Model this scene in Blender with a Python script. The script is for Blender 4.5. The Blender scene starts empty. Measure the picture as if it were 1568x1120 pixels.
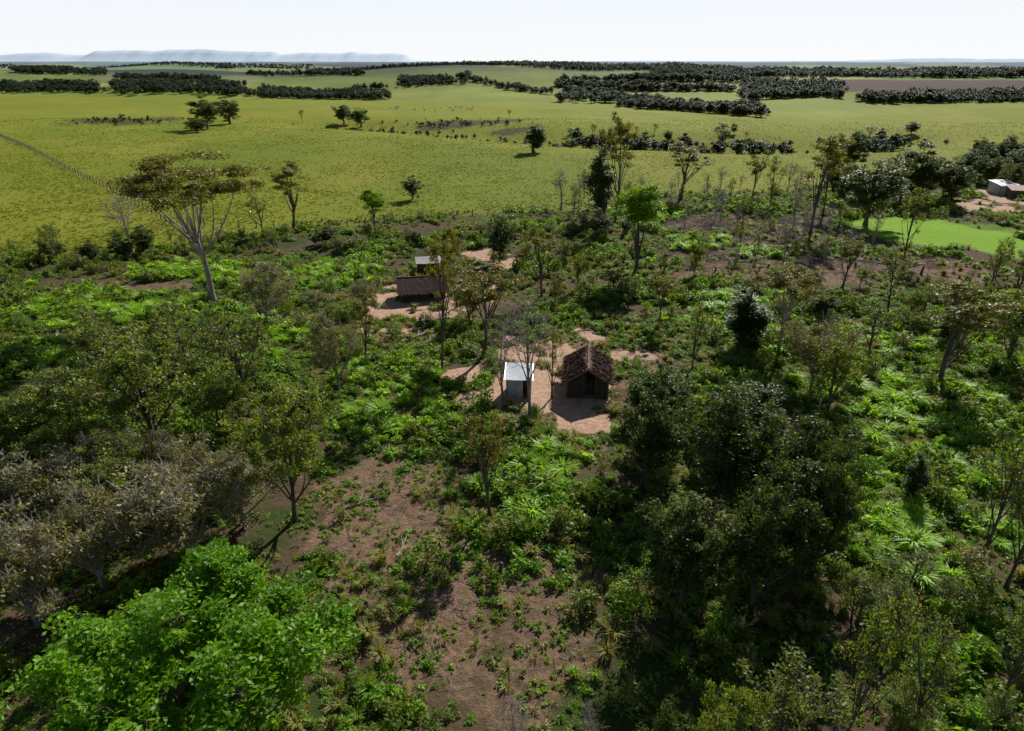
import bpy, math, random
import numpy as np
from mathutils import Vector, Matrix
random.seed(7); RNG=np.random.default_rng(7)
scene=bpy.context.scene
scene.view_settings.view_transform='Standard'; scene.view_settings.look='None'; scene.view_settings.exposure=0

# ------------------------------------------------------------ survey model
CAM_H=30.0; PITCH=math.radians(24.0); F=1568*24/36.0
cp,sp=math.cos(PITCH),math.sin(PITCH)
def ray(u,v):
    a=(u-784)/F; b=-(v-560)/F
    return np.array([a, cp+b*sp, -sp+b*cp])
def h2(x,y,s):
    n=np.sin(x*127.1+y*311.7+s*74.7)*43758.5453
    return n-np.floor(n)
def vn(x,y,s=0):
    xi=np.floor(x); yi=np.floor(y); fx=x-xi; fy=y-yi
    fx=fx*fx*(3-2*fx); fy=fy*fy*(3-2*fy)
    a=h2(xi,yi,s); b=h2(xi+1,yi,s); c=h2(xi,yi+1,s); d=h2(xi+1,yi+1,s)
    return (a*(1-fx)+b*fx)*(1-fy)+(c*(1-fx)+d*fx)*fy
def fbm(x,y,s=0,o=4):
    r=0;a=.5;t=0
    for i in range(o):
        r=r+a*vn(x,y,s+i); t+=a; a*=.5; x=x*2.03+17.1; y=y*2.03+9.2
    return r/t
def sstep(a,b,x):
    t=np.clip((x-a)/(b-a),0,1); return t*t*(3-2*t)
def bearing(x,y): return x/np.maximum(y,1.0)
def crest(x,y):
    return np.interp(bearing(x,y),[-2,-.75,-.18,.11,.30,.42,.50,.75,2],[740,735,610,530,440,370,470,580,600])
def past_edge(x,y):
    return np.interp(bearing(x,y),[-.8,-.5,-.27,-.08,.11,.2,.4,.5,.8],[112,118,137,146,155,168,176,205,222])
SW=[(-95,395),(-67,381),(-10,335),(27,309),(80,300),(150,312),(190,340)]
def seg_dist(x,y,P):
    d=np.full(np.shape(x),1e9)
    for (x0,y0),(x1,y1) in zip(P[:-1],P[1:]):
        dx,dy=x1-x0,y1-y0; t=np.clip(((x-x0)*dx+(y-y0)*dy)/(dx*dx+dy*dy),0,1)
        d=np.minimum(d,np.hypot(x-x0-t*dx,y-y0-t*dy))
    return d
def H(x,y):
    x=np.asarray(x,float); y=np.asarray(y,float)
    z=.7*(fbm(x/18,y/18,3,3)-.5)*sstep(12,30,np.hypot(x,y-60)*.5+12)
    e=sstep(130,330,y)
    z=z+e*7.5*(fbm(x/150,y/170,5,2)-.5)
    z=z-6.5*np.exp(-(seg_dist(x,y,SW)/30)**2)*sstep(150,260,y)
    c=crest(x,y)
    z=z-20*sstep(c-15,c+190,y)
    z=z+20*sstep(c+300,c+900,y)
    r=sstep(c+120,c+700,y)
    z=z+r*44*(fbm(x/520+3,y/600+1,11,2)-.5)+r*24*(fbm(x/1500+7,y/1100+2,13,2)-.5)
    z=z+8*sstep(2500,9000,y)+sstep(4000,12000,y)*26*(fbm(x/3500,y/2500,21,3)-.5)
    return z
def locate(u,v):
    d=ray(u,v)
    t=np.geomspace(8,40000,1400)
    x=d[0]*t;y=d[1]*t;z=CAM_H+d[2]*t
    below=np.where(z<H(x,y))[0]
    if len(below)==0: i=1300
    else: i=below[0]
    lo,hi=t[max(i-1,0)],t[i]
    for _ in range(14):
        m=(lo+hi)/2
        if CAM_H+d[2]*m<float(H(d[0]*m,d[1]*m)): hi=m
        else: lo=m
    return d[0]*hi,d[1]*hi
def depth(x,y,z=0): return y*cp+(CAM_H-z)*sp
def z_at(y,v):
    d=ray(784,v); return CAM_H+d[2]*y/d[1]

# ------------------------------------------------------------ node helpers
def newmat(name):
    m=bpy.data.materials.new(name); m.use_nodes=True
    nt=m.node_tree; nt.nodes.clear()
    o=nt.nodes.new('ShaderNodeOutputMaterial'); p=nt.nodes.new('ShaderNodeBsdfPrincipled')
    nt.links.new(p.outputs[0],o.inputs[0]); return m,nt,p,o
def N(nt,t,**k):
    n=nt.nodes.new(t)
    for a,b in k.items(): setattr(n,a,b)
    return n
def mixc(nt,f,a,b,bt='MIX'):
    m=N(nt,'ShaderNodeMix',data_type='RGBA',blend_type=bt)
    for s,val in ((m.inputs[0],f),(m.inputs[6],a),(m.inputs[7],b)):
        if hasattr(val,'is_output'): nt.links.new(val,s)
        elif isinstance(val,(int,float)): s.default_value=val
        else: s.default_value=(*val,1)
    return m.outputs[2]
def noise(nt,scale,detail=4,rough=.6,coord='pos',stretch=None):
    n=N(nt,'ShaderNodeTexNoise'); n.inputs['Scale'].default_value=scale; n.inputs['Detail'].default_value=detail; n.inputs['Roughness'].default_value=rough
    if coord=='pos': g=N(nt,'ShaderNodeNewGeometry').outputs['Position']
    else: g=N(nt,'ShaderNodeTexCoord').outputs['Object']
    if stretch:
        mp=N(nt,'ShaderNodeMapping'); mp.inputs['Scale'].default_value=stretch; nt.links.new(g,mp.inputs[0]); g=mp.outputs[0]
    nt.links.new(g,n.inputs['Vector']); return n.outputs['Fac']
def remap(nt,s,a,b,c=0,d=1):
    m=N(nt,'ShaderNodeMapRange'); m.inputs[1].default_value=a;m.inputs[2].default_value=b;m.inputs[3].default_value=c;m.inputs[4].default_value=d
    nt.links.new(s,m.inputs[0]); return m.outputs[0]
def math2(nt,op,a,b):
    m=N(nt,'ShaderNodeMath',operation=op)
    for s,val in zip(m.inputs,(a,b)):
        if hasattr(val,'is_output'): nt.links.new(val,s)
        else: s.default_value=val
    return m.outputs[0]
def attr(nt,name,out='Fac'):
    a=N(nt,'ShaderNodeAttribute'); a.attribute_name=name; return a.outputs[out]

def leafmat(name,dark,light,alt,transl=.3,rough=.5,spec=.3,far=False):
    m,nt,p,o=newmat(name)
    t=attr(nt,'tint'); oi=N(nt,'ShaderNodeObjectInfo').outputs['Random']
    c=mixc(nt,t,dark,light)
    c=mixc(nt,remap(nt,oi,0,1,0,.75),c,alt)
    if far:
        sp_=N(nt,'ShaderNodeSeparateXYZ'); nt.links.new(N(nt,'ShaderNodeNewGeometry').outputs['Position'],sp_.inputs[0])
        c=mixc(nt,remap(nt,sp_.outputs[1],500,4500,0,.5),c,(.10,.145,.17))  # aerial haze painted into the leaf colour, growing with distance
    nt.links.new(c,p.inputs['Base Color']); p.inputs['Roughness'].default_value=rough
    p.inputs['Specular IOR Level'].default_value=spec
    tr=N(nt,'ShaderNodeBsdfTranslucent')
    c2=mixc(nt,1.0,c,(1.9,1.8,.55) if not far else (1.3,1.3,.9),'MULTIPLY'); nt.links.new(c2,tr.inputs[0])
    mx=N(nt,'ShaderNodeMixShader'); mx.inputs[0].default_value=transl
    nt.links.new(p.outputs[0],mx.inputs[1]); nt.links.new(tr.outputs[0],mx.inputs[2]); nt.links.new(mx.outputs[0],o.inputs[0])
    return m
def plainmat(name,a,b,scale=3,rough=.85,stretch=None,bump=0,metal=0,coord='obj'):
    m,nt,p,o=newmat(name); nz=noise(nt,scale,5,.65,coord,stretch)
    nt.links.new(mixc(nt,remap(nt,nz,.3,.7),a,b),p.inputs['Base Color'])
    p.inputs['Roughness'].default_value=rough; p.inputs['Metallic'].default_value=metal
    if bump:
        bp=N(nt,'ShaderNodeBump'); bp.inputs['Strength'].default_value=bump; bp.inputs['Distance'].default_value=.05
        nt.links.new(nz,bp.inputs['Height']); nt.links.new(bp.outputs[0],p.inputs['Normal'])
    return m
BARK=plainmat('bark',(.055,.042,.032),(.15,.115,.09),4,.9,(1,1,.25))
BARKG=plainmat('bark_grey',(.18,.155,.13),(.42,.37,.32),4,.9,(1,1,.25))
L_ROUND=leafmat('leaf_dark',(.035,.060,.012),(.115,.170,.030),(.075,.110,.018),.30)
L_OLIVE=leafmat('leaf_olive',(.100,.135,.022),(.27,.33,.060),(.16,.22,.032),.38)
L_UMB=leafmat('leaf_acacia',(.080,.10,.014),(.24,.27,.040),(.18,.15,.028),.38)
L_BRIGHT=leafmat('leaf_bright',(.07,.17,.007),(.24,.44,.018),(.14,.32,.010),.40)
L_FRESH=leafmat('leaf_fresh',(.105,.20,.014),(.28,.42,.038),(.19,.32,.024),.42)
L_GREY=leafmat('leaf_grey',(.15,.145,.060),(.35,.33,.16),(.22,.21,.085),.28)
L_HERB=leafmat('leaf_herb',(.070,.175,.014),(.24,.46,.042),(.23,.35,.035),.38)
L_SHRUB=leafmat('leaf_shrub',(.070,.130,.015),(.22,.33,.038),(.19,.22,.032),.37)
L_FERN=leafmat('leaf_fern',(.18,.34,.022),(.40,.60,.065),(.34,.50,.050),.44)
L_GRASS=leafmat('grass_blade',(.20,.25,.016),(.35,.38,.042),(.27,.30,.025),.40,.6,.15)
L_DRY=leafmat('dry_grass',(.22,.19,.06),(.46,.40,.19),(.26,.28,.06),.3,.6,.15)
L_FAR=leafmat('leaf_distant',(.024,.042,.014),(.075,.11,.030),(.05,.078,.024),.25,far=True)

# ------------------------------------------------------------ mesh helpers (all quads)
class MB:
    def __init__(s): s.v=[];s.f=[];s.m=[];s.t=[];s.n=0
    def add(s,v,f,mat=0,tint=None):
        v=np.asarray(v,float).reshape(-1,3); f=np.asarray(f,int).reshape(-1,4)
        s.v.append(v); s.f.append(f+s.n); s.m.append(np.full(len(f),mat,int))
        s.t.append(np.full(len(v),.5) if tint is None else tint); s.n+=len(v)
    def tube(s,P,R,k=5,mat=0,cap=False):
        P=np.asarray(P,float); n=len(P); R=np.broadcast_to(np.asarray(R,float),(n,))
        T=np.gradient(P,axis=0); T/=np.linalg.norm(T,axis=1)[:,None]+1e-9
        ref=np.array([0,0,1.]) if abs(T[0][2])<.8 else np.array([1.,0,0])
        A=np.cross(T,ref); A/=np.linalg.norm(A,axis=1)[:,None]+1e-9; B=np.cross(T,A)
        an=np.arange(k)*2*math.pi/k
        V=P[:,None,:]+R[:,None,None]*(np.cos(an)[None,:,None]*A[:,None,:]+np.sin(an)[None,:,None]*B[:,None,:])
        f=[]
        for i in range(n-1):
            for j in range(k):
                j2=(j+1)%k; f.append((i*k+j,i*k+j2,(i+1)*k+j2,(i+1)*k+j))
        if cap and k==6:
            for b in (0,(n-1)*k): f+= [(b,b+1,b+2,b+3),(b,b+3,b+4,b+5)]
        s.add(V.reshape(-1,3),f,mat)
    def leaves(s,C,size,mat=1,tint=None,up=.5,asp=.5,rng=RNG):
        n=len(C); nrm=rng.normal(size=(n,3)); nrm[:,2]=np.abs(nrm[:,2])+up; nrm/=np.linalg.norm(nrm,axis=1)[:,None]
        r=rng.normal(size=(n,3)); U=np.cross(nrm,r); U/=np.linalg.norm(U,axis=1)[:,None]; W=np.cross(nrm,U)
        L=(size*rng.uniform(.6,1.3,n))[:,None]
        V=np.stack([C-U*L,C+W*L*asp-U*L*.1,C+U*L,C-W*L*asp-U*L*.1],1)
        f=np.arange(4*n).reshape(n,4)
        if tint is None: tint=rng.uniform(0,1,n)
        s.add(V.reshape(-1,3),f,mat,np.repeat(tint,4))
    def box(s,lo,hi,mat=0):
        x0,y0,z0=lo;x1,y1,z1=hi
        v=[(x0,y0,z0),(x1,y0,z0),(x1,y1,z0),(x0,y1,z0),(x0,y0,z1),(x1,y0,z1),(x1,y1,z1),(x0,y1,z1)]
        s.add(v,[(0,3,2,1),(4,5,6,7),(0,1,5,4),(1,2,6,5),(2,3,7,6),(3,0,4,7)],mat)
    def mesh(s,name,mats,smooth=False):
        V=np.concatenate(s.v);Fc=np.concatenate(s.f);M=np.concatenate(s.m);T=np.concatenate(s.t)
        me=bpy.data.meshes.new(name); me.vertices.add(len(V)); me.vertices.foreach_set('co',V.astype(np.float32).ravel())
        me.loops.add(len(Fc)*4); me.loops.foreach_set('vertex_index',Fc.astype(np.int32).ravel())
        me.polygons.add(len(Fc)); me.polygons.foreach_set('loop_start',(np.arange(len(Fc))*4).astype(np.int32))
        me.polygons.foreach_set('material_index',M.astype(np.int32))
        for m in mats: me.materials.append(m)
        me.update(calc_edges=True)
        a=me.attributes.new('tint','FLOAT','POINT'); a.data.foreach_set('value',T.astype(np.float32))
        if smooth: me.polygons.foreach_set('use_smooth',np.ones(len(Fc),bool))
        return me
def obj(name,me,loc=(0,0,0),rot=(0,0,0),parent=None,scale=(1,1,1),coll=None):
    o=bpy.data.objects.new(name,me); o.location=loc;o.rotation_euler=rot;o.scale=scale
    (coll or scene.collection).objects.link(o)
    if parent: o.parent=parent
    return o

# ------------------------------------------------------------ tree generator
def make_tree(name,seed,Ht,W,cb,nl,K,nleaf,rc,ls,tr,mats,shape='ell',lean=0,twigs=0,flat=.6,up=.5,top_trunk=.78,hollow=.35,lob_a=.38):
    r=np.random.default_rng(seed); b=MB()
    n=9; s=np.linspace(0,1,n); ang=r.uniform(0,6.28)
    bend=np.stack([np.sin(s*3+ang)*.035*Ht*s+lean*Ht*s**1.3, np.cos(s*2.3+ang)*.035*Ht*s, s*Ht*top_trunk],1)
    rad=tr*(1-.78*s); rad[0]*=1.45
    b.tube(bend,rad,7)
    zc=(1+cb)/2*Ht; rz=(1-cb)/2*Ht; cx,cy=bend[-1][0],bend[-1][1]
    def sample(m,inner):
        d=r.normal(size=(m,3)); d/=np.linalg.norm(d,axis=1)[:,None]
        if shape=='umb': d[:,2]=np.abs(d[:,2])*r.choice([1,1,1,-.3],m)
        q=r.uniform(inner,1,m)**.6
        lob=.72+lob_a*np.sin(np.arctan2(d[:,1],d[:,0])*3+seed)*np.cos(d[:,2]*3+seed*2)+r.uniform(-.12,.12,m)
        P=d*(q*lob)[:,None]
        return P*np.array([W/2,W/2,rz])+np.array([cx*.8,cy*.8,zc])
    ends=sample(nl,.5); limbs=[]
    for e in ends:
        t0=np.clip((e[2]/Ht-.28)/top_trunk*r.uniform(.55,.85),.16,.9)
        p0=np.array([np.interp(t0,s,bend[:,k]) for k in range(3)])
        mid=(p0+e)/2+np.array([0,0,-.06*Ht*(1 if shape=='umb' else .4)])+r.normal(size=3)*.03*Ht
        u=np.linspace(0,1,7)[:,None]
        P=(1-u)**2*p0+2*u*(1-u)*mid+u*u*e
        r0=tr*(1-.78*t0)*.55
        b.tube(P,np.linspace(r0,r0*.22,7),5); limbs.append(P)
    LP=np.concatenate([P[2:] for P in limbs]+[bend[4:]])
    C=sample(K,hollow)
    # pull foliage sprays towards the limbs so that gaps open between them
    for i in range(K):
        q=LP[np.argmin(np.linalg.norm(LP-C[i],axis=1))]; C[i]+= (q-C[i])*r.uniform(.15,.5)
    allL=[];allT=[]
    for c in C:
        d=np.linalg.norm(LP-c,axis=1)+np.maximum(0,LP[:,2]-c[2])*1.0; q=LP[np.argmin(d)]
        m=(q+c)/2+r.normal(size=3)*.05*W*.3
        b.tube(np.array([q,m,c]),np.array([.16,.10,.04])*tr+.006,3)
        for k in range(twigs):
            dd=r.normal(size=3); dd[2]=abs(dd[2])*.8+.2; dd/=np.linalg.norm(dd); L=rc*r.uniform(.7,1.6)
            st=m+(c-m)*r.uniform(0,1); e=st+dd*L
            b.tube(np.array([st,(st+e)/2+r.normal(size=3)*.06*L,e]),np.array([.012,.009,.005])*(1+Ht/12),3)
            if twigs>2:
                for kk in range(2):
                    d2=dd+r.normal(size=3)*.6; e2=(st+e)/2+d2/np.linalg.norm(d2)*L*.6
                    b.tube(np.array([(st+e)/2,e2]),np.array([.009,.004])*(1+Ht/12),3)
        if nleaf:
            nn=int(nleaf*r.uniform(.5,1.4)); rr=rc*r.uniform(.6,1.3)
            g=r.normal(size=(nn,3)); g/=np.linalg.norm(g,axis=1)[:,None]; g*=(r.uniform(0,1,nn)**.45)[:,None]
            pts=c+g*rr*np.array([1,1,flat]); ct=r.uniform(.1,.75)
            allL.append(pts); allT.append(np.clip(ct+r.normal(size=nn)*.22+g[:,2]*.15,0,1))
    if allL:
        b.leaves(np.concatenate(allL),ls,1,np.concatenate(allT),up=up,rng=r)
    me=b.mesh(name,mats); me['H']=Ht; me['W']=W
    return me
KIND={}
def reg(k,label,n,**kw):
    KIND[k]=(label,[make_tree(label,sum(map(ord,k))*7+i*13,**kw) for i in range(n)])
reg('umb','acacia_tree',2,Ht=20,W=18,cb=.46,nl=18,K=150,nleaf=130,rc=1.1,ls=.16,tr=.38,mats=[BARKG,L_UMB],shape='umb',flat=.4,top_trunk=.62)
reg('sparse','tall_slender_tree',4,Ht=14,W=8,cb=.42,nl=10,K=50,nleaf=90,rc=.72,ls=.15,tr=.22,mats=[BARK,L_UMB],flat=.5)
reg('fresh','leafy_tree',3,Ht=12,W=7,cb=.5,nl=9,K=70,nleaf=160,rc=.8,ls=.15,tr=.24,mats=[BARK,L_FRESH],flat=.6)
reg('round','broadleaf_tree',4,Ht=12,W=9.5,cb=.10,nl=15,K=150,nleaf=120,rc=.85,ls=.16,tr=.28,mats=[BARK,L_ROUND],flat=.6,lob_a=.45)
reg('olive','scrub_tree',5,Ht=8,W=8.5,cb=.2,nl=14,K=100,nleaf=85,rc=.62,ls=.11,tr=.16,mats=[BARK,L_OLIVE],flat=.55,twigs=2,lob_a=.5)
reg('bright','bright_green_tree',1,Ht=11.5,W=13.6,cb=.2,nl=30,K=480,nleaf=120,rc=.72,ls=.125,tr=.3,mats=[BARK,L_BRIGHT],flat=.6,hollow=.5,lob_a=.34)
reg('bare','leafless_tree',3,Ht=9,W=6,cb=.3,nl=10,K=45,nleaf=0,rc=.8,ls=.1,tr=.17,mats=[BARKG,L_UMB],twigs=4)
reg('half','half_bare_tree',4,Ht=9,W=6.5,cb=.3,nl=10,K=42,nleaf=42,rc=.6,ls=.12,tr=.15,mats=[BARK,L_OLIVE],twigs=3)
reg('grey','grey_scrub_tree',3,Ht=5.5,W=7,cb=.15,nl=12,K=90,nleaf=65,rc=.6,ls=.095,tr=.13,mats=[BARKG,L_GREY],twigs=3)
reg('col','vine_covered_tree',2,Ht=12,W=3.6,cb=.03,nl=6,K=100,nleaf=120,rc=.7,ls=.14,tr=.25,mats=[BARK,L_ROUND],flat=1,top_trunk=.9)
def tree(kind,u,vb,vt,w=None,wm=None,lean=0,rz=None,var=None):
    x,y=locate(u,vb); return tree_w(kind,x,y,z_at(y,vt)-float(H(x,y)),w*depth(x,y,5)/F if w else wm,rz,var)
def tree_w(kind,x,y,h,w,rz=None,var=None):
    label,L=KIND[kind]; me=L[var if var is not None else random.randrange(len(L))]
    h=max(h,1.2)
    return obj(label,me,(x,y,float(H(x,y))-.08),(random.uniform(-.06,.06),random.uniform(-.06,.06),random.uniform(0,6.28) if rz is None else rz),
        scale=(w/me['W']*1.1,w/me['W']*1.1,h/me['H']))

# ------------------------------------------------------------ masks
def blob(u,v,ru,rv,s=1.0):
    x,y=locate(u,v); x1,y1=locate(u,v-rv); x2,y2=locate(u,v+rv)
    return (x,y,ru*depth(x,y)/F,abs(y1-y2)/2,s)
BRIGHT=[blob(*b) for b in [(635,462,88,25),(598,458,42,14),(690,470,28,18),(748,392,26,12),(772,404,18,7),(860,545,70,26),(955,545,36,14),(905,515,30,14),(810,545,44,20),
  (770,600,56,26),(840,598,60,30),(885,632,36,22),(725,575,30,14),(1535,300,50,14),(1520,322,55,9),(1560,285,30,10)]]
PATH=[blob(*b) for b in [(905,662,14,14,.75),(922,682,14,12,.7),(935,702,12,10,.6)]]
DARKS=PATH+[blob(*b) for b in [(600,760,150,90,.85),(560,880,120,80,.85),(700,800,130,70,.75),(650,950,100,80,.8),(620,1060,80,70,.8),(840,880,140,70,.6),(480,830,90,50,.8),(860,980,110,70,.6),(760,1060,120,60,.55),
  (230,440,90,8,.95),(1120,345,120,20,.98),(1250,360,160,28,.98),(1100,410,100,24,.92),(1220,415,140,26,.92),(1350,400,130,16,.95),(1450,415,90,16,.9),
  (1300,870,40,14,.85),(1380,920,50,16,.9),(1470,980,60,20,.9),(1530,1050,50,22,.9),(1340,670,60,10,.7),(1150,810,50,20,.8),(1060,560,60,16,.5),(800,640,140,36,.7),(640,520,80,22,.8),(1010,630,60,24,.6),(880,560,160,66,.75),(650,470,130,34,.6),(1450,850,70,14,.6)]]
OPENG=[blob(*b) for b in [(1430,620,180,70),(1420,720,170,90),(1370,830,120,80),(1500,760,110,120),(1380,520,110,30,.7),(120,470,170,35,.9),(330,420,160,18,.8),(60,540,100,25,.8),(600,610,90,60,.85),(500,420,80,22,.8),(1100,380,80,16,.7),(800,760,80,60,.6),(860,700,60,40,.8),(1000,330,60,15,.6),(1100,500,110,24,.6),(460,520,110,35,.6),(1150,460,120,16,.6)]]
LIGHTG=[blob(*b) for b in [(1440,358,125,20),(1400,346,100,14),(1530,376,60,20)]]
SCAR=[blob(*b) for b in [(190,185,85,7,.75),(700,190,105,7,.75),(790,200,60,6,.7)]]
def mask(B,x,y,wig=.5,sc=3.5,lo=.75,hi=1.15):
    m=np.zeros(np.shape(x)); w=(fbm(x/sc,y/sc,31,4)-.5)*wig*2
    for bx,by,rx,ry,s in B:
        d=np.hypot((x-bx)/rx,(y-by)/ry)+w
        m=np.maximum(m,s*(1-sstep(lo,hi,d)))
    return m
def mB(x,y): return mask(BRIGHT,x,y,1.5,2.6,.7,1.2)
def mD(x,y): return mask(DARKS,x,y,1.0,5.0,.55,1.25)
def mO(x,y): return mask(OPENG,x,y,.8,8.0,.6,1.2)
def maskS(B,x,y):
    m=np.zeros(np.shape(x)); w=(fbm(x/14,y/14,37,3)-.5)*1.6
    for bx,by,rx,ry,s in B: m=np.maximum(m,s*(1-sstep(.5,1.15,np.hypot((x-bx)/rx,(y-by)/ry)+w)))
    return m

# ------------------------------------------------------------ ground sheet
def axis(fine0,fine1,step,lo,hi,g):
    a=list(np.arange(fine0,fine1,step)); s=step; x=fine1
    while x<hi: a.append(x); s=max(step,s*g); x+=s
    a.append(hi); s=step; x=fine0-step; b=[]
    while x>lo: b.append(x); s=s*g; x-=s
    b.append(lo); return np.array(b[::-1]+a)
xs=axis(-95,95,.7,-30000,30000,1.03); ys=axis(5,150,.6,-2000,32000,1.016)
X,Y=np.meshgrid(xs,ys); nx,ny=len(xs),len(ys); Z=H(X,Y)
idx=np.arange(nx*ny).reshape(ny,nx); Fq=np.stack([idx[:-1,:-1],idx[:-1,1:],idx[1:,1:],idx[1:,:-1]],-1).reshape(-1,4)
pe=past_edge(X,Y); cr=crest(X,Y)
e=(fbm(X/9,Y/9,41,3)-.5)*18
pmask=sstep(-3,3,Y-pe+e*.5)
u1=sstep(.42,.66,fbm(X/4,Y/4,45,4))[...,None]
col=np.array([.055,.085,.018])*u1+np.array([.125,.085,.050])*(1-u1)
n1=fbm(X/30,Y/40,51,4)[...,None]; n2=fbm(X/90,Y/120,55,3)[...,None]
pg=np.array([.205,.245,.015])*(1-n1)+np.array([.300,.312,.026])*n1
k2=.5*sstep(.48,.68,n2); pg=pg*(1-k2)+np.array([.155,.235,.016])*k2
k3=.5*sstep(.5,.75,fbm(X/22,Y/50,57,3))[...,None]; pg=pg*(1-k3)+np.array([.34,.32,.040])*k3
pg=pg*(1+.12*sstep(200,420,Y))[...,None]
col=col*(1-pmask[...,None])+pg*pmask[...,None]
rs=np.random.default_rng(5); S=np.stack([rs.uniform(-9000,9000,700),rs.uniform(500,14000,700)],1)
S2=np.stack([rs.uniform(-1800,1800,34),rs.uniform(500,3000,34)],1); S=np.concatenate([S,S2])
pal=np.array([(.23,.29,.04),(.30,.34,.07),(.15,.24,.03),(.26,.30,.05),(.33,.34,.10),(.11,.17,.028)])
pc=pal[rs.choice(6,len(S),p=[.26,.24,.18,.16,.07,.09])]
fm=(Y>300)&(Y<16000); xx=X[fm]+(fbm(X[fm]/200,Y[fm]/200,61,2)-.5)*160; yy=Y[fm]+(fbm(X[fm]/200,Y[fm]/200,63,2)-.5)*160
near=np.zeros(len(xx),int)
for i in range(0,len(xx),20000):
    d=(xx[i:i+20000,None]-S[None,:,0])**2+((yy[i:i+20000,None]-S[None,:,1])*1.3)**2; near[i:i+20000]=d.argmin(1)
fc=np.zeros_like(col); fc[:]=(.08,.10,.04); fc[fm]=pc[near]
vv=(.7+.6*fbm(X/60,Y/90,66,4))[...,None]; fc=fc*vv
ne=(1-sstep(200,500,Y-cr))[...,None]; fc=fc*(1-ne)+pg*1.0*ne
fwood=sstep(.54,.60,fbm(X/420,Y/800,71,4)+.06*sstep(1800,3000,Y)+.17*sstep(3000,6000,Y))*sstep(1200,1900,Y)
fc=fc*(1-fwood[...,None])+np.array([.022,.040,.018])*fwood[...,None]
t=sstep(40,110,Y-cr)[...,None]; col=col*(1-t)+fc*t
def inquad(Q,x,y):
    P=[locate(*q) for q in Q]; s=np.ones(np.shape(x),bool)
    for (x0,y0),(x1,y1) in zip(P,P[1:]+P[:1]): s&=((x1-x0)*(y-y0)-(y1-y0)*(x-x0))>=0
    return s
bf=inquad([(1290,139),(1640,142),(1700,126),(1170,122)],X,Y); col[bf]=(.115,.062,.055)
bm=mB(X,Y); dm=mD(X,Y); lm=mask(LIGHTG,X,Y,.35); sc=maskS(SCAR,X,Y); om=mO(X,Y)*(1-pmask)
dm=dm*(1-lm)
col=col*(1-.6*om[...,None])+np.array([.11,.17,.025])*.6*om[...,None]
col=col*(1-lm[...,None])+np.array([.26,.46,.03])*lm[...,None]
haze=1-np.exp(-np.maximum(np.hypot(X,Y)-1000,0)/10000)  # painted aerial haze, weighted by distance from the origin
me=bpy.data.meshes.new('ground'); V=np.stack([X,Y,Z],-1).reshape(-1,3)
me.vertices.add(len(V)); me.vertices.foreach_set('co',V.astype(np.float32).ravel())
me.loops.add(len(Fq)*4); me.loops.foreach_set('vertex_index',Fq.astype(np.int32).ravel())
me.polygons.add(len(Fq)); me.polygons.foreach_set('loop_start',(np.arange(len(Fq))*4).astype(np.int32)); me.update(calc_edges=True)
me.polygons.foreach_set('use_smooth',np.ones(len(Fq),bool))
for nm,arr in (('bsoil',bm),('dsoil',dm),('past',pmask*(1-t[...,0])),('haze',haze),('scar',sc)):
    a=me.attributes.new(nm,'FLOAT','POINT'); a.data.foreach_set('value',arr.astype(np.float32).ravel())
a=me.attributes.new('gcol','FLOAT_COLOR','POINT'); a.data.foreach_set('color',np.concatenate([col,np.ones((ny,nx,1))],-1).astype(np.float32).ravel())
m,nt,p,o=newmat('ground_soil_and_grass')
c=attr(nt,'gcol','Color')
fine=noise(nt,2.2,6,.7); tuft=noise(nt,.9,5,.75)
c=mixc(nt,math2(nt,'MULTIPLY',remap(nt,tuft,.46,.64),math2(nt,'MULTIPLY',attr(nt,'past'),.55)),c,(.10,.125,.010))
c=mixc(nt,math2(nt,'MULTIPLY',remap(nt,fine,.52,.72),math2(nt,'MULTIPLY',attr(nt,'past'),.25)),c,(.40,.38,.07))
c=mixc(nt,remap(nt,fine,.3,.7,.3,0),c,(.025,.030,.012))
def edge(a,n,w=.9): 
    return remap(nt,math2(nt,'ADD',a,math2(nt,'MULTIPLY',math2(nt,'SUBTRACT',n,.5),w)),.36,.64)
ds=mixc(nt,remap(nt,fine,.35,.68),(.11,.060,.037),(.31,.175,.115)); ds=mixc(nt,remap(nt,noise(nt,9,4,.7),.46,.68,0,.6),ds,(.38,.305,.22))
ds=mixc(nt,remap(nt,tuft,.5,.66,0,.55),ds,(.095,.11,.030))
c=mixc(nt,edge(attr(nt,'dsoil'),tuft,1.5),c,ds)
bs=mixc(nt,remap(nt,fine,.3,.7),(.46,.27,.18),(.68,.47,.34)); bs=mixc(nt,remap(nt,tuft,.47,.66,0,.6),bs,(.33,.19,.12))
c=mixc(nt,edge(attr(nt,'bsoil'),fine,1.1),c,bs)
c=mixc(nt,edge(attr(nt,'scar'),noise(nt,.25,5,.7),1.6),c,(.10,.08,.035))
c=mixc(nt,attr(nt,'haze'),c,(.29,.38,.50))  # distance haze mixed straight into the ground's base colour
nt.links.new(c,p.inputs['Base Color']); p.inputs['Roughness'].default_value=.95; p.inputs['Specular IOR Level'].default_value=.1
bp=N(nt,'ShaderNodeBump'); bp.inputs['Strength'].default_value=.8; bp.inputs['Distance'].default_value=.3; nt.links.new(tuft,bp.inputs['Height']); nt.links.new(bp.outputs[0],p.inputs['Normal'])
me.materials.append(m); obj('ground',me)

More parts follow.
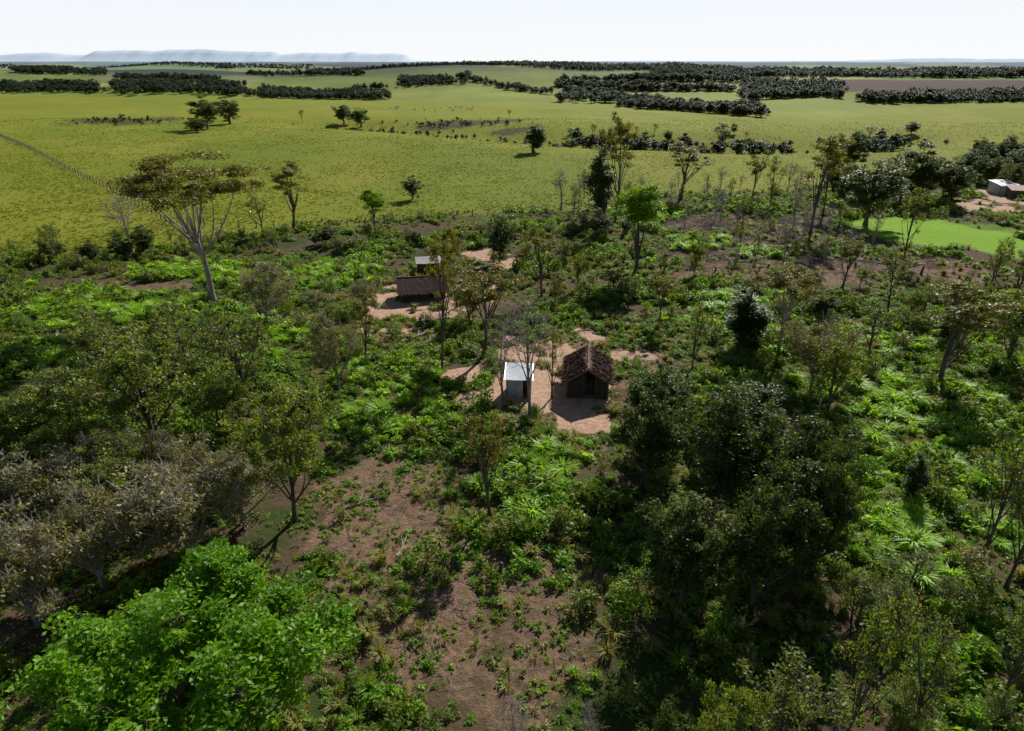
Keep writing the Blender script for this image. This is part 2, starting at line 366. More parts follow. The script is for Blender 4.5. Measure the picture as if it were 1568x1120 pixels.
# ------------------------------------------------------------ instancing
def library(name,meshes):
    c=bpy.data.collections.new(name)
    for i,m in enumerate(meshes):
        o=bpy.data.objects.new(f'{name}_{chr(97+i)}',m); c.objects.link(o)
    return c
def scatter(name,P,scl,lib,seed=0,tilt=.15):
    r=np.random.default_rng(seed); n=len(P)
    me=bpy.data.meshes.new(name); me.vertices.add(n); me.vertices.foreach_set('co',np.asarray(P,np.float32).ravel())
    rot=np.stack([r.normal(size=n)*tilt,r.normal(size=n)*tilt,r.uniform(0,6.28,n)],1)
    for nm,arr in (('rot',rot),('scl',scl)):
        a=me.attributes.new(nm,'FLOAT_VECTOR','POINT'); a.data.foreach_set('vector',arr.astype(np.float32).ravel())
    a=me.attributes.new('idx','INT','POINT'); a.data.foreach_set('value',r.integers(0,len(lib.objects),n).astype(np.int32))
    o=obj(name,me)
    g=bpy.data.node_groups.new(name,'GeometryNodeTree')
    g.interface.new_socket('Geometry',in_out='INPUT',socket_type='NodeSocketGeometry'); g.interface.new_socket('Geometry',in_out='OUTPUT',socket_type='NodeSocketGeometry')
    gi=g.nodes.new('NodeGroupInput');go=g.nodes.new('NodeGroupOutput'); ip=g.nodes.new('GeometryNodeInstanceOnPoints')
    ci=g.nodes.new('GeometryNodeCollectionInfo'); ci.inputs[0].default_value=lib; ci.inputs[1].default_value=True; ci.inputs[2].default_value=True
    def na(n,t):
        x=g.nodes.new('GeometryNodeInputNamedAttribute'); x.data_type=t; x.inputs[0].default_value=n; return x.outputs[0]
    er=g.nodes.new('FunctionNodeEulerToRotation'); L=g.links.new
    L(na('rot','FLOAT_VECTOR'),er.inputs[0]); L(er.outputs[0],ip.inputs['Rotation']); L(na('scl','FLOAT_VECTOR'),ip.inputs['Scale'])
    ip.inputs['Pick Instance'].default_value=True; L(na('idx','INT'),ip.inputs['Instance Index'])
    L(gi.outputs[0],ip.inputs['Points']); L(ci.outputs[0],ip.inputs['Instance']); L(ip.outputs[0],go.inputs[0])
    md=o.modifiers.new('scatter','NODES'); md.node_group=g; return o
def clump(seed,R,h,n,ls,mat,asp=.55,lobes=5):
    r=np.random.default_rng(seed); b=MB(); C=[];T=[]
    for k in range(lobes):
        a=r.uniform(0,6.28); d=R*r.uniform(0,.65); c=np.array([math.cos(a)*d,math.sin(a)*d,h*r.uniform(.25,.6)]); rr=R*r.uniform(.35,.6)
        m=n//lobes; g=r.normal(size=(m,3)); g/=np.linalg.norm(g,axis=1)[:,None]; g[:,2]=np.abs(g[:,2])*1.3-.3; g*=(r.uniform(.3,1,m)**.5)[:,None]
        C.append(c+g*np.array([rr,rr,h*.5])); T.append(np.clip(r.uniform(.15,.7)+r.normal(size=m)*.25,0,1))
        b.tube(np.array([[0,0,-.1],c*.6,c]),np.array([.03,.02,.008])*R,3)
    b.leaves(np.concatenate(C),ls,1,np.concatenate(T),up=.8,asp=asp,rng=r)
    return b.mesh('clump',[BARK,mat])
def tuftm(seed,R,h,n,mat,w=.03):
    r=np.random.default_rng(seed); b=MB()
    a=r.uniform(0,6.28,n); d=r.uniform(0,.35,n)*R; base=np.stack([np.cos(a)*d,np.sin(a)*d,np.zeros(n)],1)
    out=np.stack([np.cos(a),np.sin(a),np.zeros(n)],1); L=h*r.uniform(.6,1.15,n)[:,None]
    mid=base+out*R*.35*r.uniform(.3,1,n)[:,None]+np.array([0,0,1])*L*.65; tip=base+out*R*r.uniform(.5,1.1,n)[:,None]+np.array([0,0,1])*L*r.uniform(.6,1,n)[:,None]
    side=np.stack([-np.sin(a),np.cos(a),np.zeros(n)],1)*w
    V=np.stack([base-side*.7,base+side*.7,mid+side,mid-side],1).reshape(-1,3); b.add(V,np.arange(4*n).reshape(n,4),0,np.repeat(r.uniform(0,.7,n),4))
    V=np.stack([mid-side,mid+side,tip+side*.15,tip-side*.15],1).reshape(-1,3); b.add(V,np.arange(4*n).reshape(n,4),0,np.repeat(r.uniform(.3,1,n),4))
    return b.mesh('tuft',[mat])
def zpts(x,y,dz=0): return np.stack([x,y,H(x,y)+dz],1)
r=np.random.default_rng(99)
def field(n,y0,y1,extra=10):
    y=np.sqrt(r.uniform(y0*y0,y1*y1,n)); x=r.uniform(-1,1,n)*(.80*y+extra); return x,y
xa,ya=field(24000,6,90,12); xb,yb=field(32000,60,225,10); x=np.concatenate([xa,xb]); y=np.concatenate([ya,yb])
bmk=mB(x,y);dmk=mD(x,y);lmk=mask(LIGHTG,x,y,.35); pn=fbm(x/6,y/6,81,4)
keep=(y<past_edge(x,y)+(fbm(x/9,y/9,41,3)-.5)*9)&(r.uniform(size=len(x))>bmk*1.6)&(r.uniform(size=len(x))>dmk*1.25*(1.25-pn))&(lmk<.3)&(pn+r.normal(size=len(x))*.1>.40)
x,y,dmk,pn=x[keep],y[keep],dmk[keep],pn[keep]
s=(.45+1.2*sstep(.35,.72,pn))*r.uniform(.5,1.3,len(x))*(1-.5*dmk)*(1+.3*sstep(70,150,y))
scatter('undergrowth_herbs',zpts(x,y,-.05),np.stack([s,s,s*r.uniform(.6,1.3,len(x))],1),
  library('herb_clump',[clump(i,.75,.6,140,.11,L_HERB) for i in range(4)]+[clump(i+9,.7,.8,120,.10,L_SHRUB) for i in range(3)]),1)
# ankle-high weeds and seedlings over the bare parts
x,y=field(36000,9,95,8); pn=fbm(x/2.5,y/2.5,83,3); keep=(mB(x,y)<.25+.5*(r.uniform(size=len(x))<.05))&(pn>.40); x,y=x[keep],y[keep]; s=r.uniform(.4,1.3,len(x))
scatter('low_weeds',zpts(x,y,-.01),np.stack([s,s,s],1),
  library('weed',[clump(i+90,.34,.2,26,.085,[L_HERB,L_HERB,L_SHRUB,L_FERN][i],lobes=2) for i in range(4)]+[tuftm(97,.4,.3,26,L_DRY,.02)]),9)
x,y=field(34000,10,170,10); om=mO(x,y); keep=(r.uniform(size=len(x))<om*1.15)&(mB(x,y)<.2)&(mD(x,y)<.5)&(y<past_edge(x,y))&(fbm(x/3,y/3,85,3)>.38); x,y=x[keep],y[keep]; s=r.uniform(.6,1.7,len(x))
scatter('fern_clumps',zpts(x,y,-.03),np.stack([s,s,s*r.uniform(.8,1.2,len(x))],1),
  library('fern_clump',[tuftm(i+60,.75,.75,110,L_FERN,.045) for i in range(2)]+[clump(i+70,.6,.6,120,.11,L_FERN) for i in range(3)]),8)
x,y=field(8500,8,215,14)
bmk=mB(x,y);dmk=mD(x,y);lmk=mask(LIGHTG,x,y-3,.35); om=mO(x,y); pn=fbm(x/12,y/12,91,3)
keep=(y<past_edge(x,y)+1)&(bmk<.1)&(lmk<.2)&(r.uniform(size=len(x))<(sstep(.42,.66,pn)*(1-.98*np.minimum(dmk*1.3,1))*.40+.015)*(1-.95*om))
x,y=x[keep],y[keep]; s=r.uniform(.45,1.2,len(x))
scatter('undergrowth_shrubs',zpts(x,y,-.1),np.stack([s,s,s*r.uniform(.7,1.3,len(x))],1),
  library('shrub_clump',[clump(i+30,1.3,1.9,380,.125,[L_SHRUB,L_OLIVE,L_SHRUB,L_FRESH,L_GREY,L_OLIVE][i],lobes=10) for i in range(6)]),2)
x,y=field(12000,14,200,10); g=fbm(x/8,y/8,101,3); bmk=mB(x,y)
keep=(g>.5)&(y<past_edge(x,y)+4)&(bmk<.3)&(mask(LIGHTG,x,y,.35)<.3); x,y=x[keep],y[keep]; s=r.uniform(.6,1.3,len(x))
scatter('dry_grass_tufts',zpts(x,y),np.stack([s,s,s],1),library('dry_tuft',[tuftm(i+3,.55,.8,70,L_DRY,.025) for i in range(3)]+[tuftm(8,.6,.9,80,L_FRESH,.03)]),3)
n=80000; y=np.exp(r.uniform(math.log(105),math.log(420),n)); x=r.uniform(-.82,.82,n)*y
keep=(y>past_edge(x,y)+(fbm(x/9,y/9,41,3)-.5)*9-2)&(y<crest(x,y)+30)&(r.uniform(size=n)<.25+1.0*sstep(.35,.7,fbm(x/12,y/12,111,3))); x,y=x[keep],y[keep]
s=r.uniform(.3,.7,len(x))*(1+.4*sstep(200,450,y))
scatter('pasture_grass_tufts',zpts(x,y),np.stack([s,s,s*.75],1),library('pasture_tuft',[tuftm(i+20,.6,.45,40,L_GRASS,.04) for i in range(3)]),4)
def twigm(seed):
    r=np.random.default_rng(seed); b=MB()
    for k in range(9):
        a=r.uniform(0,3.14); L=r.uniform(.3,1.1); c=np.array([*r.uniform(-.8,.8,2),r.uniform(.02,.12)]); d=np.array([math.cos(a),math.sin(a),r.normal()*.12])*L/2
        b.tube(np.array([c-d,c+r.normal(size=3)*.06,c+d]),np.array([.018,.014,.007]),4)
    return b.mesh('twigs',[BARK if seed%2 else BARKG])
x,y=field(30000,12,190,8); dmk=mD(x,y); bmk=mB(x,y); keep=(r.uniform(size=len(x))<dmk*(.45+.5*sstep(90,120,y)))&(bmk<.3)&(mask(LIGHTG,x,y,.35)<.3); x,y=x[keep],y[keep]; s=r.uniform(.4,1.3,len(x))*(1+.8*sstep(90,120,y))
scatter('fallen_twigs',zpts(x,y),np.stack([s,s,s],1),library('twig_pile',[twigm(i) for i in range(4)]),5,.05)
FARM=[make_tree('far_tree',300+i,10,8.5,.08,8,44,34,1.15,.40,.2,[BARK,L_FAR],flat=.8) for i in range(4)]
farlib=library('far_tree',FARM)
P=[];SC=[]
def wood(Q,n,h0,h1):
    c=[np.array(locate(*q)) for q in Q]
    for i in range(n):
        a,b=r.uniform(),r.uniform(); p=(c[0]*(1-a)+c[1]*a)*(1-b)+(c[3]*(1-a)+c[2]*a)*b
        p=p+r.normal(size=2)*5; P.append((p[0],p[1],float(H(*p))-.3)); h=r.uniform(h0,h1)/10*(.6+.8*float(fbm(p[0]/40,p[1]/40,5,2))); SC.append((h*r.uniform(1,1.6),h*r.uniform(1,1.6),h))
for Q,n in [([(0,143),(150,143),(140,132),(0,130)],320),([(180,146),(385,149),(375,133),(180,131)],420),([(395,150),(600,154),(590,142),(400,138)],360),
  ([(612,130),(690,130),(690,124),(612,124)],180),([(855,158),(945,160),(950,140),(865,140)],130),([(945,164),(1165,182),(1165,172),(950,154)],360),
  ([(1138,155),(1290,152),(1285,130),(1140,128)],560),([(1318,157),(1568,157),(1568,146),(1330,148)],460),([(1400,152),(1640,152),(1640,144),(1400,144)],220),
  ([(30,113),(160,116),(155,109),(30,109)],320),([(330,108),(362,108),(360,101),(330,101)],100),
  ([(480,111),(1100,112),(1100,106),(480,105)],1900),([(1000,116),(1568,120),(1568,111),(1000,108)],1900),([(0,106),(480,107),(480,101),(0,101)],900),
  ([(860,124),(1140,127),(1140,124),(860,122)],260),([(850,134),(1130,141),(1130,138),(850,131)],260),([(180,122),(330,125),(330,122),(180,119)],200),([(380,117),(560,116),(560,114),(380,115)],160),
  ([(700,120),(840,146),(846,145),(710,119)],90),([(540,140),(720,130),(720,128),(540,138)],40)]:
    wood(Q,n,7,13)
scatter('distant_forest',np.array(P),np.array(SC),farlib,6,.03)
P=[];SC=[]
for (x0,y0),(x1,y1) in zip(SW[:-1],SW[1:]):
    for i in range(48 if x0>10 else 22):
        t_=r.uniform(); px=x0+(x1-x0)*t_+r.normal()*7; py=y0+(y1-y0)*t_+r.normal()*7; P.append((px,py,float(H(px,py))-.1)); s=r.uniform(.10,.30) if x0<10 else r.uniform(.15,.8); SC.append((s*1.3,s*1.3,s))
for (u,v,ru,rv,k) in [(190,186,90,6,70),(700,190,100,6,70)]:
    for i in range(k):
        px,py=locate(u+r.normal()*ru*.5,v+r.normal()*rv*.5); P.append((px,py,float(H(px,py))-.1)); s=r.uniform(.08,.22); SC.append((s*1.5,s*1.5,s))
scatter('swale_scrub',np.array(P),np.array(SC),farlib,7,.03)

# ------------------------------------------------------------ individual trees
for a in [('umb',325,460,213,235),('sparse',450,352,238,80),('bare',203,386,285,55),('round',222,392,340,45),('half',402,355,290,50),('fresh',575,366,282,45),
 ('round',632,306,266,36),('round',318,198,143,52),('round',352,190,145,52),('round',302,203,178,42),('round',527,190,157,38),('round',553,194,163,40),('col',817,234,188,34),
 ('sparse',463,188,166,10),('sparse',780,180,166,10),('sparse',941,346,155,70),('col',924,338,215,48),('sparse',1042,306,208,80),('fresh',972,425,272,88),
 ('bare',860,322,256,38),('bare',886,318,262,26),('sparse',829,455,330,66),('round',765,402,322,52),('sparse',677,572,318,62),('sparse',742,546,385,120),('half',700,470,385,60),
 ('bare',812,640,430,95),('bare',770,612,470,70),('half',845,610,480,60),('sparse',1240,362,190,85),('sparse',1150,312,222,40),('bare',1215,350,245,45),('half',1180,318,230,40),
 ('round',1325,345,238,105),('round',1398,312,213,95),('round',1300,268,192,55),('round',1455,315,240,70),('round',1395,206,184,28),('sparse',1105,228,183,42),('sparse',1330,212,190,30),
 ('col',1135,535,435,70),('umb',1190,540,392,150),('sparse',1437,592,420,150),('half',1383,402,268,60),('sparse',750,792,618,95),('olive',452,797,570,180),
 ('round',985,745,560,130),('round',1090,790,570,160),('round',1195,800,605,150),('round',1040,930,745,150),('round',1150,930,700,150),('round',1010,680,550,110),('round',1130,690,580,140),('round',1240,880,640,110),
 ('col',1387,765,683,34),('col',1205,900,700,80),('bare',795,1195,1050,70),('bare',895,1200,1068,60),('half',1285,1150,860,120),('half',1180,1180,1000,200),
 ('olive',240,690,470,240),('half',380,640,455,150),('olive',120,690,540,190),('round',70,650,580,110),('grey',520,600,460,100),('grey',410,500,388,110),('grey',60,830,700,230),('grey',300,860,690,260),
 ('grey',160,900,740,200),('grey',60,960,780,200),('grey',560,480,420,60),('half',1060,570,450,60),('olive',1540,560,430,120),('half',1540,900,640,120),('half',1500,860,640,120),
 ('col',150,1010,930,50),('olive',1265,640,500,110),('grey',1240,600,470,130),('half',1330,540,450,80),('half',1400,1120,930,130),('half',1530,1080,900,120),('olive',1100,1250,1030,160),('round',1000,1260,1060,110),
 ('sparse',1290,440,345,55),('half',1360,470,370,60),('sparse',560,560,430,60),('half',170,590,470,80),('sparse',1010,500,410,50),('half',90,400,330,50),('sparse',1550,470,370,70),('sparse',1260,330,215,50),('half',300,600,440,90)]:
    tree(*a)
tree_w('bright',-13.8,20.5,11.2,14.4)
tree_w('olive',-27,20,6,7); tree_w('round',-2,9,4,4)
def zone(Q,n,kinds,h0,h1,asp=(.7,1.1)):
    c=[np.array(locate(*q)) for q in Q]; done=[]
    for i in range(n*3):
        if len(done)>=n: break
        a,b=random.random(),random.random(); p=(c[0]*(1-a)+c[1]*a)*(1-b)+(c[3]*(1-a)+c[2]*a)*b
        q=(np.array([p[0]]),np.array([p[1]]))
        if float(mB(*q)[0])>.1 or float(mask(LIGHTG,q[0],q[1],.35)[0])>.1 or float(mask(LIGHTG,q[0],q[1]+7,.35)[0])>.1 or float(mD(*q)[0])>.5 and h1<6: continue
        h=random.uniform(h0,h1); tree_w(random.choice(kinds),p[0],p[1],h,h*random.uniform(*asp)); done.append(1)
zone([(-60,880),(400,850),(430,580),(-60,570)],32,['olive','olive','half','grey','olive'],3.5,7,(.8,1.3))
zone([(-40,560),(560,560),(520,470),(-40,470)],8,['olive','grey','half'],2,4,(.8,1.3))
zone([(1270,560),(1640,560),(1620,430),(1230,440)],14,['olive','half','half','round'],3,5.5)
zone([(1290,1150),(1640,1150),(1640,900),(1300,900)],11,['half','olive','half','half'],2,4)
zone([(-40,408),(990,372),(990,345),(-40,385)],36,['olive','round','half','grey'],2,4.4,(.7,1.2))
zone([(1030,430),(1540,440),(1500,335),(1030,325)],26,['bare','bare','half'],3.5,8,(.3,.5))
zone([(1280,320),(1600,310),(1600,262),(1260,282)],22,['round','round','sparse','half'],6,10,(.6,.9))
zone([(1460,290),(1640,285),(1640,235),(1490,240)],28,['round'],7,11,(.7,1))
zone([(700,520),(1080,500),(1060,400),(760,400)],14,['half','olive','sparse'],3,7,(.5,.9))
zone([(870,225),(1270,232),(1270,210),(870,206)],26,['round','half'],3,6,(.7,1.1))
zone([(850,330),(1240,330),(1240,285),(850,300)],24,['bare','half'],4,8,(.35,.6))

# ------------------------------------------------------------ buildings
THATCH=plainmat('thatch',(.11,.068,.050),(.29,.185,.14),6,.95,(3,.6,3),.5)
PLANK=plainmat('weathered_wood',(.040,.032,.025),(.15,.115,.085),5,.9,(2,2,.3),.3)
INNER=plainmat('dark_interior',(.02,.016,.012),(.04,.03,.024))  # near-black, carries the indoor shade in its colour
ZINC=plainmat('zinc_sheet',(.45,.48,.52),(.74,.77,.80),2,.38,(1,4,1),0,.35)
TARP=plainmat('grey_tarp',(.30,.33,.37),(.48,.51,.55),1.5,.55)
RUST=plainmat('rusty_sheet',(.20,.17,.15),(.42,.40,.39),2,.6,(1,4,1))
RED=plainmat('clay_red_sheet',(.26,.12,.08),(.40,.20,.14),2,.7,(1,4,1))
def hut(x,y,rz,L,W,wh,rh,seed,over=.45):
    r=np.random.default_rng(seed); root=bpy.data.objects.new('thatched_hut',None); scene.collection.objects.link(root); root.location=(x,y,float(H(x,y))); root.rotation_euler=(0,0,rz)
    b=MB(); hl,hw=L/2,W/2
    def post(px,py,top): 
        rr=r.uniform(.055,.085); b.tube(np.array([[px,py,-.2],[px+r.normal()*.015,py+r.normal()*.015,top*.5],[px+r.normal()*.03,py+r.normal()*.02,top]]),[rr,rr*.95,rr*.85],6,cap=True)
    for sy in (-1,1):
        px=-hl
        while px<hl:
            if not(sy==-1 and -.5<px-.2*L<.45): post(px,sy*hw,wh+r.uniform(-.12,.05))
            px+=r.uniform(.14,.19)
    for sx in (-1,1):
        py=-hw
        while py<hw:
            if not(sx==-1 and abs(py+.3)<.42): post(sx*hl,py,wh+(rh-wh)*(1-abs(py)/hw)-.12+r.uniform(-.08,.03))
            py+=r.uniform(.14,.19)
    obj('pole_walls',b.mesh('pole_walls',[PLANK]),parent=root)
    b=MB(); b.box((-hl+.1,-hw+.1,0),(hl-.1,hw-.1,wh-.25)); obj('interior_shade_box',b.mesh('interior_shade_box',[INNER]),parent=root)  # added dark box behind the poles; shade of the interior is its colour
    b=MB()
    for yy in (-hw,hw): b.tube([[-hl-.3,yy,wh],[hl+.3,yy,wh]],.07,6,cap=True)
    b.tube([[-hl-.3,0,rh-.1],[hl+.3,0,rh-.1]],.08,6,cap=True)
    for xx in np.linspace(-hl,hl,6):
        for sy in (-1,1): b.tube([[xx,sy*(hw+.3),wh-.25],[xx,0,rh-.06]],.045,6,cap=True)
    dx=.2*L
    for q in (dx-.55,dx+.5): b.tube([[q,-hw-.05,-.1],[q,-hw-.05,wh]],.08,6,cap=True)
    obj('roof_frame',b.mesh('roof_frame',[PLANK]),parent=root)
    b=MB(); nxr,nyr=40,14
    slope=(rh-wh)/hw
    for sy in (-1,1):
        U=np.linspace(-hl-over,hl+over,nxr);Vv=np.linspace(0,hw+over,nyr); UU,VV=np.meshgrid(U,Vv)
        sag=-.10*np.cos(UU/hl*1.4); top=rh+.1-slope*VV+sag+r.normal(size=UU.shape)*.03
        UU=UU+r.normal(size=UU.shape)*.02; VE=VV.copy(); VE[-1]+=r.normal(size=nxr)*.08
        for off,fl in ((0,1),(-.2,-1)):
            v=np.stack([UU,sy*VE,top+off],-1).reshape(-1,3); ii=np.arange(nxr*nyr).reshape(nyr,nxr)
            f=np.stack([ii[:-1,:-1],ii[:-1,1:],ii[1:,1:],ii[1:,:-1]],-1).reshape(-1,4); b.add(v,f)
        a0=np.stack([UU[-1],sy*VE[-1],top[-1]],1); k=nxr; v=np.concatenate([a0,a0-[0,0,.2]]); b.add(v,[(i,i+1,k+i+1,k+i) for i in range(k-1)])
        for e in (0,-1):
            a0=np.stack([UU[:,e],sy*VE[:,e],top[:,e]],1); k=nyr; v=np.concatenate([a0,a0-[0,0,.2]]); b.add(v,[(i,i+1,k+i+1,k+i) for i in range(k-1)])
        n=2600; u0=r.uniform(-hl-over,hl+over,n); v0=r.uniform(0,hw+over-.1,n); ln=r.uniform(.3,.7,n); w=r.uniform(.012,.03,n); sk=r.normal(size=n)*.08
        def pt(u,v,dz): return np.stack([u,sy*v,rh+.12-slope*v-.10*np.cos(u/hl*1.4)+dz],1)
        A=pt(u0-w,v0,.0);B=pt(u0+w,v0,.0);Cc=pt(u0+w+sk,v0+ln,.05);D=pt(u0-w+sk,v0+ln,.05+r.uniform(0,.04,n))
        b.add(np.stack([A,B,Cc,D],1).reshape(-1,3),np.arange(4*n).reshape(n,4))
    b.tube(np.stack([np.linspace(-hl-over,hl+over,30),r.normal(size=30)*.03,rh+.10-.10*np.cos(np.linspace(-hl-over,hl+over,30)/hl*1.4)],1),.12+r.normal(size=30)*.02,6,cap=True)
    obj('thatch_roof',b.mesh('thatch_roof',[THATCH]),parent=root); return root
def shed(name,x,y,rz,L,W,h0,h1,roofm,wallm,open_front=False):
    root=bpy.data.objects.new(name,None); scene.collection.objects.link(root); root.location=(x,y,float(H(x,y))); root.rotation_euler=(0,0,rz)
    b=MB(); n=int((L+.5)*12); U=np.linspace(-L/2-.25,L/2+.25,n); Vv=np.linspace(-W/2-.3,W/2+.3,9); UU,VV=np.meshgrid(U,Vv)
    zz=h0+(h1-h0)*(VV+W/2)/W+.025*np.sin(UU*2*math.pi/.18)+.04+.02*np.sin(UU*1.7+VV)
    v=np.stack([UU,VV,zz],-1).reshape(-1,3); ii=np.arange(n*9).reshape(9,n); f=np.stack([ii[:-1,:-1],ii[:-1,1:],ii[1:,1:],ii[1:,:-1]],-1).reshape(-1,4); b.add(v,f)
    obj('corrugated_roof',b.mesh('corrugated_roof',[roofm]),parent=root)
    b=MB()
    for sx in (-1,1):
        for sy in (-1,1): b.tube([[sx*L/2,sy*W/2,-.1],[sx*L/2,sy*W/2,(h0 if sy<0 else h1)]],.06,6,cap=True)
    for sy,hh in ((-1,h0),(1,h1)): b.tube([[-L/2-.2,sy*W/2,hh-.04],[L/2+.2,sy*W/2,hh-.04]],.05,6,cap=True)
    obj('posts',b.mesh('posts',[PLANK]),parent=root)
    b=MB(); m=12
    def sheet(p0,p1,z0,z1):
        s=np.linspace(0,1,m*2); xy=np.array(p0)[None]*(1-s[:,None])+np.array(p1)[None]*s[:,None]; nrm=np.array([p1[1]-p0[1],p0[0]-p1[0]]); nrm=nrm/np.linalg.norm(nrm)
        w=(.03*np.sin(s*19)+.02*np.sin(s*41))[:,None]*nrm; tops=z0+(z1-z0)*s
        v=np.concatenate([np.c_[xy+w,np.zeros(2*m)],np.c_[xy-w*.6,tops*.5],np.c_[xy+w*.3,tops]]); k=2*m
        b.add(v,[(j*k+i,j*k+i+1,(j+1)*k+i+1,(j+1)*k+i) for j in range(2) for i in range(k-1)])
    if not open_front:
        sheet((-L/2,-W/2),(L/2*.35,-W/2),h0-.08,h0-.08)
        sheet((L/2*.8,-W/2),(L/2,-W/2),h0-.08,h0-.08)
    sheet((L/2,-W/2),(L/2,W/2),h0-.08,h1-.08); sheet((-L/2,-W/2),(-L/2,W/2),h0-.08,h1-.08); sheet((-L/2,W/2),(L/2,W/2),h1-.08,h1-.08)
    obj('wall_sheets',b.mesh('wall_sheets',[wallm]),parent=root); return root
x,y=locate(903,610); hut(x,y+2.6,math.radians(84),5.4,3.9,2.0,3.2,1)
x,y=locate(645,458); hut(x,y+1.0,math.radians(14),6.0,3.8,1.7,2.9,2)
x,y=locate(795,608); shed('zinc_roof_shed',x,y+.9,math.radians(-3),2.3,2.4,2.1,2.5,ZINC,TARP)
x,y=locate(655,420); shed('lean_to_shed',x,y+1.5,math.radians(10),3.4,2.4,1.7,2.0,RUST,PLANK)
x,y=locate(1533,296); shed('zinc_roof_house',x,y,math.radians(8),4.8,4,2.2,2.9,ZINC,TARP)
x,y=locate(1556,303); shed('red_roof_shed',x,y,math.radians(-12),4,3.2,2.0,2.6,RED,PLANK)
x,y=locate(1560,280); hut(x+4,y,math.radians(20),6,4,2,3.5,5)

# fallen logs and stumps
def log(u,v,L,rz,rad=.14):
    x,y=locate(u,v); b=MB(); s=np.linspace(-.5,.5,7); P=np.stack([s*L,np.sin(s*5)*.12,.05*np.cos(s*7)+rad],1); b.tube(P,rad*(1-.5*(s+.5)),6,cap=True)
    for k in range(3):
        q=P[random.randrange(2,6)]; e=q+np.array([random.uniform(.3,.9),random.uniform(-.9,.9),random.uniform(.1,.7)]); b.tube([q,e],[rad*.4,rad*.15],6,cap=True)
    obj('fallen_log',b.mesh('fallen_log',[BARKG if random.random()<.7 else BARK]),(x,y,float(H(x,y))),(0,0,rz))
for a in [(640,517,4.5,.7,.16),(655,525,3.5,.9,.12),(1225,378,6,.9),(1285,372,7,.6,.18),(1110,432,5,2.8),(1190,350,5,.2),(1330,402,6,2.5),(1400,408,5,.4),(1070,395,5,1.2),(1260,395,4,2.2),
  (560,770,3,.4,.08),(620,830,3,1.3,.07),(505,905,3.5,2.4,.08),(1000,610,3,.3,.1),(890,508,2.5,.2,.09),(1340,410,6,1.1),(1150,400,4,.3)]: log(*a)
def stump(u,v,h=.6,rad=.18):
    x,y=locate(u,v); b=MB(); b.tube([[0,0,-.1],[.02,0,h*.4],[.05,.02,h]],[rad*1.4,rad,rad*.85],6,cap=True); obj('tree_stump',b.mesh('tree_stump',[BARK]),(x,y,float(H(x,y))),(.1,.05,random.uniform(0,6)))
for a in [(765,882,1.1,.14),(1095,425,1.6,.14),(1265,352),(1205,395,1.2),(1310,410,.9),(1410,420,1.3),(1160,365),(700,870,.5),(560,930,.5),(1075,370,1.5,.13)]: stump(*a)

# fences
POST=plainmat('fence_post_wood',(.05,.042,.035),(.14,.12,.10),4)
def fence(Q,step):
    W=[np.array(locate(*q)) for q in Q]; b=MB(); pts=[]
    for a,c in zip(W[:-1],W[1:]):
        n=max(2,int(np.linalg.norm(c-a)/step)); pts+=[a+(c-a)*k/n for k in range(n)]
    pts.append(W[-1]); tops=[]
    for q in pts:
        z=float(H(*q)); hh=random.uniform(1.35,1.6); b.tube([[q[0],q[1],z-.2],[q[0]+random.uniform(-.05,.05),q[1],z+hh]],[.13,.11],6,cap=True); tops.append((q[0],q[1],z))
    T=np.array(tops)
    for k in (.45,.85,1.25): b.tube(T+[0,0,k],.015,3)
    obj('wire_fence',b.mesh('wire_fence',[POST]))
fence([(-60,180),(0,208),(85,250),(170,293),(262,345)],3.2)
fence([(262,345),(420,350),(560,345),(700,333),(880,318),(1040,300)],3.5)

# cattle
COW=plainmat('cow_hide',(.45,.42,.38),(.68,.65,.6),2)
def cowmesh():
    me=bpy.data.meshes.new('cow'); v=[(-.75,0,1.15),(0,0,1.1),(.6,0,1.15),(.95,0,1.3),(1.2,0,1.25),(1.5,0,1.05),
      (-.8,.2,.8),(-.9,.2,.45),(-.85,.2,.03),(-.8,-.2,.8),(-.9,-.2,.45),(-.85,-.2,.03),(.6,.18,.7),(.62,.18,.35),(.6,.18,.03),(.6,-.18,.7),(.62,-.18,.35),(.6,-.18,.03),(-1.0,0,1.1),(-1.08,0,.5),(1.2,.2,1.33),(1.2,-.2,1.33)]
    e=[(0,1),(1,2),(2,3),(3,4),(4,5),(0,6),(6,7),(7,8),(0,9),(9,10),(10,11),(2,12),(12,13),(13,14),(2,15),(15,16),(16,17),(0,18),(18,19),(4,20),(4,21)]
    R=[.3,.36,.32,.2,.16,.09,.15,.07,.05,.15,.07,.05,.12,.07,.05,.12,.07,.05,.05,.03,.04,.04]
    me.from_pydata(v,e,[]); me.materials.append(COW); o=bpy.data.objects.new('cow_src',me); scene.collection.objects.link(o)
    md=o.modifiers.new('s','SKIN')
    for i,q in enumerate(me.skin_vertices[0].data): q.radius=(R[i],R[i]); q.use_root=(i==1)
    sd=o.modifiers.new('ss','SUBSURF'); sd.levels=1; dg=bpy.context.evaluated_depsgraph_get(); m2=bpy.data.meshes.new_from_object(o.evaluated_get(dg)); bpy.data.objects.remove(o)
    if not m2.materials: m2.materials.append(COW)
    return m2
cm=cowmesh()
for i in range(16):
    x,y=locate(random.uniform(598,725),random.uniform(165,171)); obj('cow',cm,(x,y,float(H(x,y))),(0,0,random.uniform(0,6.28)))

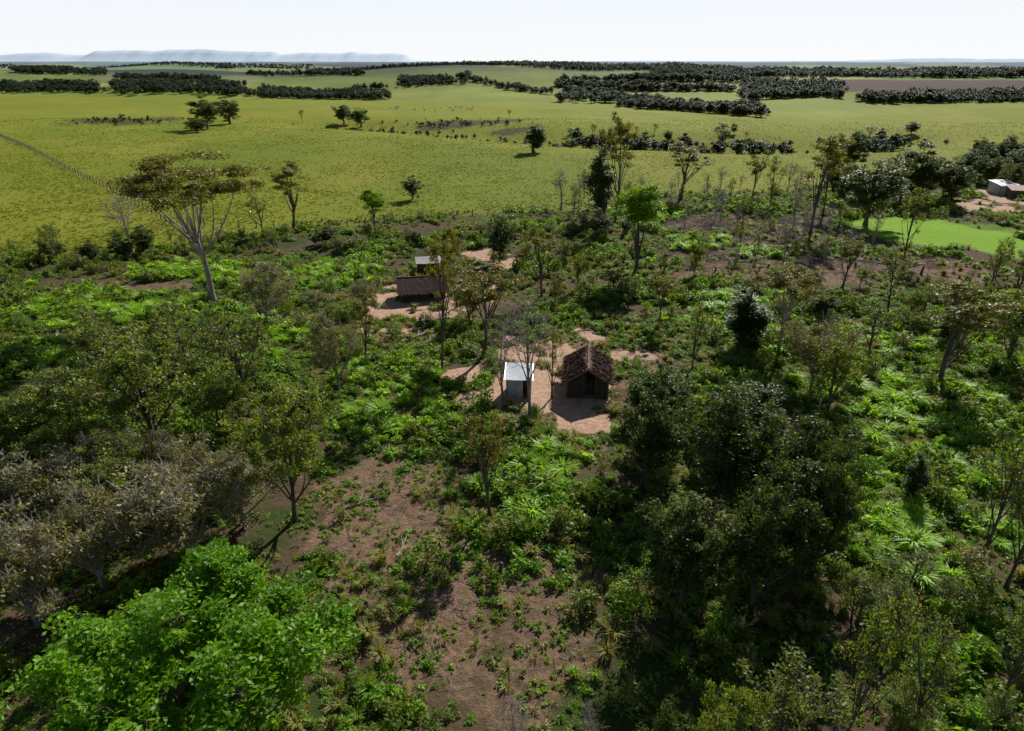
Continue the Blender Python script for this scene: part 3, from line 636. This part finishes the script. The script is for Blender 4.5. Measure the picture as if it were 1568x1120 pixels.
# far mountains
def mountains(name,y0,prof,colr):
    b=MB(); us=np.linspace(prof[0][0],prof[-1][0],400); pv=np.interp(us,[q[0] for q in prof],[q[1] for q in prof])
    k0=y0/1.0945
    xx=(us-784)/F*k0; hh=CAM_H+(95.5-pv)/F*k0*cp*.9
    hh=hh+(fbm(us/12,us*0,5,4)-.5)*40*(hh>60)
    rows=[]
    for k,(dy,fr) in enumerate([(-1500,0),(-900,.3),(-400,.7),(0,1),(900,.9),(2500,0)]):
        jit=(fbm(us/14,us*0+k*7,9,2)-.5)*200
        rows.append(np.stack([xx,y0+dy+jit,-60+(hh+60)*fr],1))
    V=np.concatenate(rows); n=400; b.add(V,[(k*n+i,k*n+i+1,(k+1)*n+i+1,(k+1)*n+i) for k in range(5) for i in range(n-1)])
    m=plainmat(name+'_painted_haze',colr,tuple(min(c*1.04,.95) for c in colr),.0006,1,coord='pos'); obj(name,b.mesh(name,[m],True))  # pale blue of the slopes is aerial haze put into the colour
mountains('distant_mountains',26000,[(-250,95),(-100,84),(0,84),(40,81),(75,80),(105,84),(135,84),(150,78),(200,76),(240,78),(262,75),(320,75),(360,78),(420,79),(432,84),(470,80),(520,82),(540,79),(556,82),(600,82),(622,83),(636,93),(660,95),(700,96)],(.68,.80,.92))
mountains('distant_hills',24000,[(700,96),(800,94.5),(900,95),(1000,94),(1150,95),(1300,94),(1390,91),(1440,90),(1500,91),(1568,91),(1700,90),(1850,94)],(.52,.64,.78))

# ------------------------------------------------------------ light, sky, camera
EL=math.radians(35); AZ=math.radians(24)
sd=Vector((math.sin(AZ)*math.cos(EL),math.cos(AZ)*math.cos(EL),math.sin(EL)))
ld=bpy.data.lights.new('sun','SUN'); ld.energy=5.0; ld.angle=math.radians(.5); ld.color=(1,.97,.90)
so=bpy.data.objects.new('sun',ld); scene.collection.objects.link(so); so.rotation_euler=sd.to_track_quat('Z','Y').to_euler(); so.location=(0,0,80)
w=bpy.data.worlds.new('World'); scene.world=w; w.use_nodes=True; nt=w.node_tree
sky=nt.nodes.new('ShaderNodeTexSky'); sky.sky_type='NISHITA'; sky.sun_disc=False; sky.sun_elevation=EL; sky.sun_rotation=AZ; sky.altitude=300; sky.air_density=1.0; sky.dust_density=.6; sky.ozone_density=2
tc=nt.nodes.new('ShaderNodeTexCoord'); sx=nt.nodes.new('ShaderNodeSeparateXYZ'); nt.links.new(tc.outputs['Generated'],sx.inputs[0])
# bright humid haze layer just above the horizon
f=remap(nt,sx.outputs[2],0.08,.20,.96,0)
hz=mixc(nt,remap(nt,sx.outputs[2],0,.12),(19.4,19.8,20.2),(17.4,18.7,20.2))
skc=mixc(nt,f,sky.outputs[0],hz)
bg=nt.nodes['Background']; bg.inputs[1].default_value=.05; nt.links.new(skc,bg.inputs[0])
cd=bpy.data.cameras.new('camera'); cd.lens=24; cd.sensor_width=36; cd.clip_start=.1; cd.clip_end=80000
co=bpy.data.objects.new('camera',cd); scene.collection.objects.link(co); co.location=(0,0,CAM_H); co.rotation_euler=(math.radians(90)-PITCH,0,0); scene.camera=co
